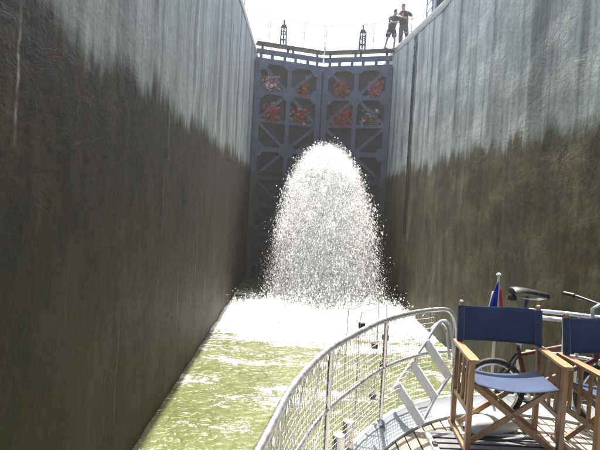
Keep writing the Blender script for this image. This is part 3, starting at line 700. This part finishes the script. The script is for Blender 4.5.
for q, (rad, d0) in enumerate(((.96, .75), (.70, .85), (.42, .8))):
    rows = []
    for sx in np.linspace(-.98, .98, 46):
        r = []; vz = 3.2*math.sqrt(1-.92*sx*sx)*rad-.6*(1-rad); vx = 1.38*sx*(.5+.5*rad); z0 = 5.22-.25*(1-rad); T = (vz+math.sqrt(vz*vz+2*9.81*z0))/9.81
        for f in np.linspace(.06, 1, 44):
            tt = T*f; dr = 1-.1*tt; j = .10*(.3+f)
            r.append((1.22+.56*sx*(.45+.55*rad)+vx*tt*dr+random.gauss(0, j*.3), 22.55-(5.6-.7*abs(sx))*tt*dr+random.gauss(0, j), z0+vz*tt-4.905*tt*tt+random.gauss(0, j*.3)))
            dens.append(d0*(1.45-.75*f)*(1-.35*sx**6))
        rows.append(r)
    mb.grid(rows)
o = mb.build('white_water', wj.m, None, True); at = o.data.attributes.new('dens', 'FLOAT', 'POINT'); at.data.foreach_set('value', dens)
tag(o, 'dense white core of the water jet', 'water jet', kind='stuff')
# splash thrown up around the landing
n = 16000; th = rng.uniform(0, 2*math.pi, n); rr = np.abs(rng.normal(0, 1.0, n))
P_ = np.stack([JX+np.cos(th)*rr*1.9, JY+.4+np.sin(th)*rr*1.25, np.abs(rng.exponential(.22, n))*np.exp(-rr*.5)+.02], -1)
k = (P_[:, 0] > XL+.05) & (P_[:, 0] < XR-.05)
o = drops('splash', P_[k], rng.normal(size=(k.sum(), 3))+np.array([0, 0, 1.5]), (.014*np.exp(rng.normal(0, .4, n)))[k], M['drops'])
tag(o, 'white splash and spray where the jet hits the water', 'spray', kind='stuff')

# ------------------------------------------------------------------ the boat
BC = 1.75; DECK = 1.88
half = [(-.36, -4), (-.33, -1), (-.28, .3), (-.20, 1.0), (-.10, 1.55), (0., 2.06), (.17, 2.56), (.38, 2.96), (.63, 3.36), (.95, 3.69), (1.32, 3.90), (1.75, 3.97)]
outl = half+[(2*BC-x, y) for x, y in half[-2::-1]]
OUT = [Vector((p.x, p.y, 0)) for p in smooth_path([(x, y, 0) for x, y in outl], 8)]
def offset(P, d):
    res = []
    for i, p in enumerate(P):
        t_ = P[min(i+1, len(P)-1)]-P[max(i-1, 0)]; t_.normalize(); res.append(p+Vector((t_.y, -t_.x, 0))*d)   # inwards
    return res
boat = thing('boat', 'pale-edged boat with rounded teak-planked end deck and steel railing', 'boat', (BC, 0, 0))
B0 = Vector((BC, 0, 0))
def bpt(p, z): return (p.x-BC, p.y, z)
o0, o1, o2, o3 = OUT, offset(OUT, .03), offset(OUT, .135), offset(OUT, .15)
MB().grid([[bpt(p, -.4) for p in offset(OUT, .25)], [bpt(p, .5) for p in offset(OUT, .06)], [bpt(p, 1.55) for p in offset(OUT, .012)]]).build('hull', M['hull_side'], boat, True)
MB().grid([[bpt(p, 1.55) for p in offset(OUT, -.012)], [bpt(p, 1.62) for p in offset(OUT, -.03)], [bpt(p, 1.96) for p in o0], [bpt(p, 2.0) for p in offset(OUT, .012)],
           [bpt(p, 2.0) for p in offset(OUT, .04)], [bpt(p, 1.985) for p in offset(OUT, .05)], [bpt(p, 1.905) for p in o2], [bpt(p, 1.90) for p in o3], [bpt(p, 1.86) for p in o3]]).build('gunwale', M['hull'], boat, True)
dk = thing('deck', None, None); dk.parent = boat
inn = offset(OUT, .145)
mb = MB(); bpoly = [bpt(p, DECK-.03) for p in inn]; mb.v += bpoly; mb.f.append(tuple(range(len(bpoly)))); mb.build('deck_base', M['caulk'], dk)
def y_edge(x):
    best = -9
    for p, q in zip(inn[:-1], inn[1:]):
        if min(p.x, q.x) <= x <= max(p.x, q.x) and abs(q.x-p.x) > 1e-6: best = max(best, p.y+(q.y-p.y)*(x-p.x)/(q.x-p.x))
    return best
pw = .082
for k in range(-22, 22):
    x0 = BC+k*pw+.005; x1 = x0+pw-.010
    ya, yb = y_edge(x0), y_edge(x1)
    if min(ya, yb) < -3: continue
    ysplit = 1.2+1.1*((k*7) % 5)/5
    for s0, s1 in ((-4, ysplit), (ysplit+.006, None)):
        e0, e1 = (s1, s1) if s1 is not None else (ya-.012, yb-.012)
        if min(e0, e1) <= s0+.02: continue
        z = DECK+random.uniform(-.0015, .0015)
        MB().prism([(x0-BC, s0, z-.028), (x1-BC, s0, z-.028), (x1-BC, e1, z-.028), (x0-BC, e0, z-.028)], (0, 0, .028)).build('plank', M['plank'], dk)
# railing
rl = thing('railing', None, None); rl.parent = boat
RO = offset(OUT, .045)
def along(P, x_from, x_to, y_min):
    return [p for p in P if p.y >= y_min and x_from <= p.x <= x_to]
RZ = 2.70
left = along(RO, -1, 1.14, .2)
topr = [Vector(bpt(p, RZ)) for p in left]+[Vector((1.21-BC, 3.80, RZ-.005)), Vector((1.265-BC, 3.815, RZ-.04)), Vector((1.295-BC, 3.822, RZ-.11)), Vector((1.31-BC, 3.825, RZ-.25)), Vector((1.315-BC, 3.825, 1.97))]
MB().tube(smooth_path(topr, 3), .0165, 12).build('top_rail', M['steel'], rl, True)
midp = [Vector(bpt(p, 2.37)) for p in left]+[Vector((1.31-BC, 3.825, 2.37))]
MB().tube(midp, .0125, 10).build('middle_rail', M['steel'], rl, True)
def near(P, x, y): return min(P, key=lambda p: (p.x-x)**2+(p.y-y)**2)
posts = [near(RO, .19, 2.6), near(RO, .60, 3.38), near(RO, -.13, 1.2)]
for p in posts:
    MB().tube([bpt(p, 1.98), bpt(p, RZ-.01)], .0145, 12).build('stanchion', M['steel'], rl, True)
    q = Vector((p.x, p.y, 0))+Vector((.012, -.02, 0))
    MB().lathe(bpt(p, 1.985), [(0, .03), (.022, .03), (.03, .012), (.036, 0)], 14).build('stanchion_foot', M['steel'], rl, True)
right = along(RO, 1.86, 9, .2)
MB().tube([bpt(p, RZ) for p in right], .0165, 12).build('top_rail', M['steel'], rl, True)
MB().tube([bpt(p, 2.37) for p in right], .0125, 10).build('middle_rail', M['steel'], rl, True)
for x, y in ((1.88, 3.93), (2.28, 3.86), (3.1, 3.2), (3.5, 2.0)):
    p = near(RO, x, y); MB().tube([bpt(p, 1.98), bpt(p, RZ-.01)], .0145, 12).build('stanchion', M['steel'], rl, True)
# short return rail seen between the chairs
MB().tube(smooth_path([(1.80-BC, 3.72, 2.69), (2.0-BC, 3.60, 2.70), (2.02-BC, 3.59, 2.69), (2.025-BC, 3.59, 2.66), (2.025-BC, 3.59, 2.2), (2.025-BC, 3.59, DECK)], 4), .017, 10).build('return_rail', M['white_paint'], rl, True)
# safety net
net = MB(); lp = along(RO, -1, 1.12, 1.0)
cum = [0.]
for p, q in zip(lp[:-1], lp[1:]): cum.append(cum[-1]+(q-p).length)
def at_len(s_):
    for i in range(len(lp)-1):
        if cum[i+1] >= s_: f = (s_-cum[i])/(cum[i+1]-cum[i]); return lp[i].lerp(lp[i+1], f)
    return lp[-1]
nn = int(cum[-1]/.030); nz = 18
r_ = random.Random(4); G = []
for i in range(nn+1):
    rowp = []; p = at_len(cum[-1]*i/nn); sag = .012*math.sin(i*.15)
    for j in range(nz+1):
        f = j/nz; z = 2.03+(RZ-.02-2.03)*f
        z -= .022*math.sin(math.pi*f)*(1+.3*math.sin(i*.12)); bul = .012*math.sin(math.pi*f)*math.sin(i*.13)+r_.gauss(0, .0008)
        rowp.append(Vector((p.x-BC+bul+r_.gauss(0, .001), p.y+sag*math.sin(math.pi*f)+bul, z+r_.gauss(0, .001))))
    G.append(rowp)
for i in range(nn+1): net.tube(G[i], .0018, 3, False)
for j in range(nz+1): net.tube([G[i][j] for i in range(nn+1)], 0.0011 if 0 < j < nz else .003, 3, False)
tag(net.build('netting', M['net'], rl), kind='stuff')
# white cord laced through the net and round the top rail
lace = MB(); pts = []
for k in range(26):
    p = at_len(cum[-1]*(k+.5)/26); pts += [bpt(p, RZ+.019), (p.x-BC+.02, p.y-.02, RZ-.03)]
lace.tube(pts, .0022, 5)
for k in range(3):
    p, q = at_len(.35+.28*k), at_len(1.15+.28*k); lace.tube([bpt(p, 2.06), (p.lerp(q, .5).x-BC+.012, p.lerp(q, .5).y-.01, 2.34), bpt(q, 2.66)], .0028, 5)
lace.build('lacing_cord', M['net'], rl)
# bitts
for x, y in ((.40, 2.97), (.325, 2.78)):
    bt = MB().lathe((x-BC, y, 1.93), [(.05, 0), (.05, .02), (.036, .03), (.036, .205), (.033, .222), (0, .226)], 24).build('bollard', M['steel'], boat, True)
# ribbed walking pad with pale frame
pad = thing('deck_pad', 'grey ribbed deck pad with pale frame under the front chair', 'deck pad', (1.43, 2.92, DECK))
MB().box((0, 0, .008), (.84, 1.0, .012)).build('base', M['grate'], pad)
for k in range(13): MB().box((0, -.45+.075*k, .020), (.80, .052, .012)).build('rib', M['grate'], pad, bevel=.004)
for a_, b_ in (((-.42, -.5), (-.42, .5)), ((.42, -.5), (.42, .5)), ((-.40, .5), (.40, .5)), ((-.40, -.5), (.40, -.5))): MB().bar((*a_, .014), (*b_, .014), .035, .028).build('frame_bar', M['white_paint'], pad, bevel=.004)
MB().box((-.42, .30, .037), (.03, .05, .018)).build('latch', M['black_plastic'], pad, bevel=.004)

# ------------------------------------------------------------------ boarding ladder leaning on the rail end
ld = thing('boarding_ladder', 'white boarding ladder with three treads leaning against the end of the railing', 'ladder', (1.0, 3.42, 1.93))
L0 = Vector((1.0, 3.42, 1.93))
A = [Vector(p)-L0 for p in ((.79, 3.545, 2.15), (.81, 3.56, 2.18), (.93, 3.64, 2.32), (1.05, 3.72, 2.46), (1.13, 3.775, 2.56), (1.175, 3.795, 2.60), (1.215, 3.79, 2.605), (1.245, 3.76, 2.56), (1.255, 3.73, 2.46), (1.26, 3.68, 2.36))]
Bp = [Vector(p)-L0 for p in ((.955, 3.41, 1.94), (.97, 3.42, 1.96), (1.08, 3.51, 2.11), (1.20, 3.595, 2.24), (1.26, 3.64, 2.315), (1.275, 3.655, 2.34))]
MB().tube(smooth_path(A, 4), .013, 10).build('stile', M['aluminium'], ld, True)
MB().tube(smooth_path(Bp, 4), .013, 10).build('stile', M['aluminium'], ld, True)
off2 = Vector((-.02, .045, -.03))
MB().tube(smooth_path([p+off2 for p in A[4:]], 4), .010, 10).build('hook', M['aluminium'], ld, True)
for i, j in ((1, 1), (2, 2), (3, 3)):
    a_, b_ = A[i], Bp[j]; nrm = (A[2]-A[1]).cross(b_-a_).normalized(); st = (A[3]-A[1]).normalized()
    MB().bar(a_, b_, .066, .022, tuple((nrm*.75+st*.66))).build('tread', M['tread'], ld, bevel=.004)

# ------------------------------------------------------------------ wire rack clipped to the rail
rk = thing('wire_rack', 'thin wire rack with black clips hung on the railing', 'rack', (.52, 3.30, 2.0)); K0 = Vector((.52, 3.30, 2.0))
def rk_p(x, y, z): return Vector((x, y, z))-K0
for x0, x1, zt, zb in ((.38, .62, 2.80, 2.12), (.46, .68, 2.78, 2.10)):
    ya, yb = 3.14, 3.42
    loop = [rk_p(x0, ya, zb), rk_p(x0, ya, zt-.06), rk_p(x0+.03, ya+.03, zt-.01), rk_p((x0+x1)/2, (ya+yb)/2, zt), rk_p(x1-.03, yb-.03, zt-.01), rk_p(x1, yb, zt-.06), rk_p(x1, yb, zb), rk_p((x0+x1)/2, (ya+yb)/2, zb-.04)]
    MB().tube(smooth_path(loop+[loop[0]], 4), .0028, 6).build('wire', M['galv'], rk, True)
for z in (2.6, 2.45, 2.3): MB().tube([rk_p(.38, 3.14, z), rk_p(.68, 3.42, z)], .002, 5).build('cross_wire', M['galv'], rk)
for x, y, z in ((.475, 3.17, 2.69), (.60, 3.36, 2.51), (.67, 3.36, 2.57), (.665, 3.36, 2.38), (.605, 3.36, 2.16)):
    MB().box(rk_p(x, y, z), (.042, .036, .040)).build('clip', M['black_plastic'], rk, bevel=.006)

# ------------------------------------------------------------------ director's chairs
def chair(label, loc, rz):
    t = thing('director_chair', label, 'chair', loc, rz, 'folding director chairs on the deck')
    W, D = .285, .46
    for s in (-1, 1):
        x = s*W
        MB().bar((x, -.0, 0), (x, .0, .60), .032, .045, (0, 1, 0)).build('front_post', M['teak'], t, bevel=.004)
        MB().bar((x, D-.06, 0), (x, D-.06, .60), .032, .04, (0, 1, 0)).build('rear_post', M['teak'], t, bevel=.004)
        MB().bar((x, -.03, .018), (x, D, .018), .034, .034).build('foot_rail', M['teak'], t, bevel=.004)
        MB().bar((x, .02, .27), (x, D-.08, .27), .022, .034).build('side_rail', M['teak'], t, bevel=.003)
        for k in range(3): MB().bar((x, .10+.10*k, .286), (x, .10+.10*k, .602), .014, .026, (0, 1, 0)).build('spindle', M['teak'], t)
        # armrest: shaped board
        pr = [(-.06, .022), (-.045, .032), (.05, .034), (.2, .029), (.36, .026), (D-.01, .026)]
        poly = [(x+w_, y, .602) for y, w_ in pr]+[(x-w_, y, .602) for y, w_ in reversed(pr)]
        MB().prism(poly, (0, 0, .024)).build('armrest', M['teak'], t, bevel=.005)
        MB().bar((s*.268, D-.09, .50), (s*.268, D-.02, .90), .026, .036, (0, 1, 0)).build('back_post', M['teak'], t, bevel=.004)
        MB().tube([(x-s*.028, .03, .445), (x-s*.028, D-.1, .445)], .012, 8).build('seat_dowel', M['teak'], t)
        MB().lathe((s*.268, D-.02, .897), [(.016, 0), (.012, .012), (0, .014)], 10).build('cap', M['galv'], t)
    for yy in (.05, D-.11):
        for s in (-1, 1):
            MB().bar((-s*.255, yy+s*.011, .05), (s*.255, yy+s*.011, .435), .018, .036, (0, 0, 1)).build('cross_leg', M['teak'], t, bevel=.003)
        MB().tube([(0, yy-.03, .2425), (0, yy+.03, .2425)], .008, 8).build('pivot_bolt', M['galv'], t)
    # fabric
    rows = []
    for i in range(15):
        u = -1+2*i/14; rows.append([(u*.262, .0+D*.82*j/8, .455-.036*(1-u*u)-.006*math.sin(j)*(1-u*u)) for j in range(9)])
    b = MB().grid(rows).build('seat_canvas', M['navy'], t, True); sm = b.modifiers.new('thick', 'SOLIDIFY'); sm.thickness = .004
    rows = []
    for i in range(15):
        u = -1+2*i/14; rows.append([(u*.283, D-.05+.03*(z-.62)/.26+.022*(1-u*u)-.024*(abs(u) > .9)*0, z+.006*math.sin(u*3)*(z > .86)) for z in (.63, .66, .71, .76, .81, .85, .875)])
    b = MB().grid(rows).build('back_canvas', M['navy'], t, True); sm = b.modifiers.new('thick', 'SOLIDIFY'); sm.thickness = .004
    for s in (-1, 1):   # sleeves round the posts
        MB().tube([(s*.270, D-.068, .63), (s*.270, D-.028, .872)], .026, 10, True).build('canvas_sleeve', M['navy'], t, True)
    return t
CZ = DECK+.026
chair('wooden folding chair with navy canvas, whole in view, nearest the boarding ladder', (1.47, 3.10, CZ), R(-5.2))
chair('wooden folding chair with navy canvas, cut off by the right edge', (2.22, 3.00, DECK+.002), R(3))

# ------------------------------------------------------------------ flag
fs = thing('flagstaff', 'small drooping blue white red flag on a white staff behind the chair', 'flag', (1.655, 3.925, 1.985)); S0 = Vector((1.655, 3.925, 1.985))
MB().tube([(0, 0, 0), (.01, .03, .97)], .011, 10).build('staff', M['white_paint'], fs, True)
MB().lathe((.01, .03, .968), [(0, 0), (.018, .004), (.020, .014), (.012, .024), (0, .028)], 12).build('finial', M['white_paint'], fs, True)
MB().lathe((0, 0, 0), [(.022, 0), (.022, .05), (.013, .06)], 12).build('socket', M['steel'], fs, True)
def cloth(y0, cols):
    rows = []
    for u in np.linspace(0, 1, 9):
        c = []
        for (x0, x1, zt0, zt1, zb) in [cols]:
            for v in np.linspace(0, 1, 10):
                zt_ = zt0+(zt1-zt0)*u; z = zt_+(zb-zt_)*v; xx = x0+(x1-x0)*u
                fan = .35+.65*v; c.append((xx*fan+.008, y0+.022*math.sin(u*5+x0*40)*(.4+v)+.02, z))
        rows.append(c)
    return rows
for nm, mt, cdef, yy in (('blue_stripe', 'f_blue', (-.005, -.13, .93, .84, .50), -.01), ('white_stripe', 'f_white', (-.10, .05, .84, .86, .46), .022), ('red_stripe', 'f_red', (.04, .085, .89, .82, .50), -.006)):
    b = MB().grid(cloth(yy, cdef)).build(nm, M[mt], fs, True); sm = b.modifiers.new('thick', 'SOLIDIFY'); sm.thickness = .003

# ------------------------------------------------------------------ bicycle behind the chairs
bk = thing('bicycle', 'dark red bicycle with black saddle standing behind the chairs', 'bicycle', (1.9, 3.68, DECK+.0)); Y0 = 0.
def wheel(x, r=.27):
    wl = thing('wheel', None, None); wl.parent = bk; c = Vector((x, 0, r+.012))
    ring = lambda q: [c+Vector((q*math.cos(2*math.pi*k/36), 0, q*math.sin(2*math.pi*k/36))) for k in range(36)]
    MB().tube(ring(r-.008), .020, 8, closed=True).build('tyre', M['rubber'], wl, True)
    MB().tube(ring(r-.035), .010, 6, closed=True).build('rim', M['steel'], wl, True)
    sp = MB()
    for k in range(24):
        a = 2*math.pi*k/24; sp.tube([c+Vector((.02*math.cos(a+1), (-1)**k*.025, .02*math.sin(a+1))), c+Vector(((r-.04)*math.cos(a), 0, (r-.04)*math.sin(a)))], .0012, 4)
    sp.build('spokes', M['steel'], wl); MB().tube([c+Vector((0, -.045, 0)), c+Vector((0, .045, 0))], .018, 10).build('hub', M['steel'], wl, True)
    return c
rw, fw = wheel(-.34, .235), wheel(.52, .235)
bb = Vector((-.08, 0, .27)); sc_ = Vector((-.17, 0, .58)); hd = Vector((.40, 0, .66)); hd2 = Vector((.43, 0, .52))
for nm, a_, b_, r in (('seat_tube', bb, sc_, .017), ('down_tube', bb, hd2, .021), ('top_tube', sc_-Vector((0, 0, .06)), hd, .017), ('head_tube', hd2, hd+Vector((-.012, 0, .05)), .02)):
    MB().tube([a_, b_], r, 10).build(nm, M['red_paint'], bk, True)
for s in (-1, 1):
    MB().tube([bb+Vector((0, s*.03, 0)), rw+Vector((0, s*.05, 0))], .010, 8).build('chain_stay', M['dark_metal'], bk, True)
    MB().tube([sc_+Vector((0, s*.02, -.05)), rw+Vector((0, s*.05, 0))], .009, 8).build('seat_stay', M['dark_metal'], bk, True)
    MB().tube([hd2+Vector((.004, s*.025, -.01)), hd2+Vector((.03, s*.05, -.08)), fw+Vector((0, s*.05, 0))], .011, 8).build('fork_leg', M['steel'], bk, True)
    MB().bar(bb+Vector((s*.0, s*.06, 0)), bb+Vector((s*.09, s*.065, -s*.13)), .014, .022, (0, 1, 0)).build('crank_arm', M['steel'], bk)
    MB().box(bb+Vector((s*.09, s*.11, -s*.13)), (.09, .08, .02)).build('pedal', M['black_plastic'], bk, bevel=.004)
MB().tube([bb+Vector((.09*math.cos(2*math.pi*k/28), -.045, .09*math.sin(2*math.pi*k/28))) for k in range(28)], .006, 6, closed=True).build('chainring', M['dark_metal'], bk)
MB().tube([sc_, Vector((-.125, 0, .965))], .0135, 10).build('seat_post', M['blue_paint'], bk, True)
MB().tube([Vector((-.165, 0, .60)), Vector((-.16, 0, .63))], .021, 10).build('seat_clamp', M['steel'], bk, True)
sd_ = MB(); rows = []
for q, wd, zz in ((-.145, .02, .995), (-.14, .075, 1.0), (-.09, .085, 1.008), (-.02, .058, 1.0), (.06, .032, .985), (.13, .022, .972), (.15, .008, .965)):
    rows.append([Vector((-.11+q, wd*math.cos(a_), zz+.028*math.sin(a_)*(1 if math.sin(a_) > 0 else .7))) for a_ in [2*math.pi*k/14 for k in range(14)]])
sd_.grid(rows, True); sd_.f += [tuple(range(13, -1, -1)), tuple(range(84, 98))]; sd_.build('saddle', M['black_plastic'], bk, True)
MB().tube([(-.23, .02, .975), (-.16, .022, .955), (-.05, .02, .95), (.02, .01, .962)], .005, 6).build('saddle_rail', M['steel'], bk); MB().tube([(-.23, -.02, .975), (-.16, -.022, .955), (-.05, -.02, .95), (.02, -.01, .962)], .005, 6).build('saddle_rail', M['steel'], bk)
MB().lathe((-.24, 0, .93), [(0, 0), (.03, .005), (.034, .03), (.02, .05), (0, .052)], 12).build('tail_light', M['black_plastic'], bk, True)
MB().tube([hd+Vector((-.012, 0, .04)), (.37, 0, .90), (.42, 0, .93)], .014, 10).build('stem', M['steel'], bk, True)
hb = [(.34, -.26, .955), (.36, -.2, .955), (.42, -.06, .935), (.42, .06, .935), (.36, .2, .955), (.34, .26, .955)]
MB().tube(smooth_path(hb, 4), .012, 8).build('handlebar', M['dark_metal'], bk, True)
for s in (-1, 1):
    MB().tube([(.315, s*.30, .957), (.352, s*.215, .956)], .019, 10).build('grip', M['black_plastic'], bk, True)
    MB().tube([(.40, s*.15, .94), (.43, s*.2, .925), (.42, s*.27, .915)], .007, 6).build('brake_lever', M['dark_metal'], bk, True)
MB().tube(smooth_path([(.42, -.12, .93), (.5, -.1, .96), (.52, -.03, .85), (.44, 0, .66)], 5), .004, 6).build('brake_cable', M['black_plastic'], bk)

# ------------------------------------------------------------------ clutter on the deck behind the chairs
for x, y, rz, lab in ((1.50, 3.47, 20, 'white fender lying on the deck behind the front chair'),):
    fd = thing('fender', lab, 'fender', (x, y, DECK+.082), R(rz)); c = MB(); rows = []
    for q, r in ((-.26, .012), (-.24, .03), (-.21, .035), (-.19, .06), (-.15, .075), (.15, .075), (.19, .06), (.21, .035), (.24, .03), (.26, .012)):
        rows.append([(q, r*math.cos(2*math.pi*k/16), r*math.sin(2*math.pi*k/16)) for k in range(16)])
    c.grid(rows, True).build('body', M['fender'], fd, True)
    MB().tube(smooth_path([(.25, 0, 0), (.32, .05, -.05), (.28, .16, -.07), (.10, .17, -.07), (.02, .12, -.07)], 5), .007, 6).build('line', M['rope'], fd, True)

# smooth sheet of water on the left flank of the jet
rows = []
for q in np.linspace(0, 1, 16):
    sx = -1.30+.62*q; r = []
    for tt in np.linspace(.06, .80, 26):
        vx = 1.25*sx; vz = 2.3*math.sqrt(max(0, 1-.75*sx*sx))*(.5+.5*q); vy = -4.0
        r.append((1.22+.70*sx+vx*tt+.02*math.sin(q*17+tt*3), 22.5+vy*tt+.04*math.sin(tt*9+q*6), 5.15+vz*tt-4.905*tt*tt))
    rows.append(r)
sh = NT('falling_water_sheet'); pp = sh.pos(); nn_ = sh.noise(pp, (5, 1, 1.2), 3., 5, .65)
tp = sh.n('BsdfTransparent'); mx = sh.n('MixShader'); zf_ = sh.n('MapRange'); sh.l(sh.math('ADD', sh.xyz(pp)[2], sh.math('MULTIPLY', nn_, 1.2)), zf_.inputs[0]); zf_.inputs[1].default_value = 3.4; zf_.inputs[2].default_value = 5.0
sh.l(sh.math('MULTIPLY', zf_.outputs[0], sh.ramp(nn_, [(.32, .25), (.68, .8)])), mx.inputs[0]); sh.l(tp.outputs[0], mx.inputs[1])
sh.b.inputs['Base Color'].default_value = (.75, .78, .8, 1); sh.b.inputs['Roughness'].default_value = .25; sh.l(sh.bump(nn_, .4, .05), sh.b.inputs['Normal'])
sh.l(sh.b.outputs[0], mx.inputs[2]); sh.l(mx.outputs[0], sh.out.inputs[0])
tag(MB().grid(rows).build('water_sheet', sh.m, None, True), 'smooth grey sheet of falling water on the left flank of the jet', 'water jet', kind='stuff')

# spray-laden air over the chamber
hz = NT('spray_haze'); hz.t.nodes.remove(hz.b); pv = hz.n('VolumePrincipled'); pv.inputs['Color'].default_value = (1, .98, .94, 1); pv.inputs['Density'].default_value = HAZE; pv.inputs['Anisotropy'].default_value = .5
hz.l(pv.outputs[0], hz.out.inputs['Volume'])
if HAZE: tag(MB().box((0, 300, 5.5), (1900, 2500, 16.)).build('haze', hz.m), kind='stuff')
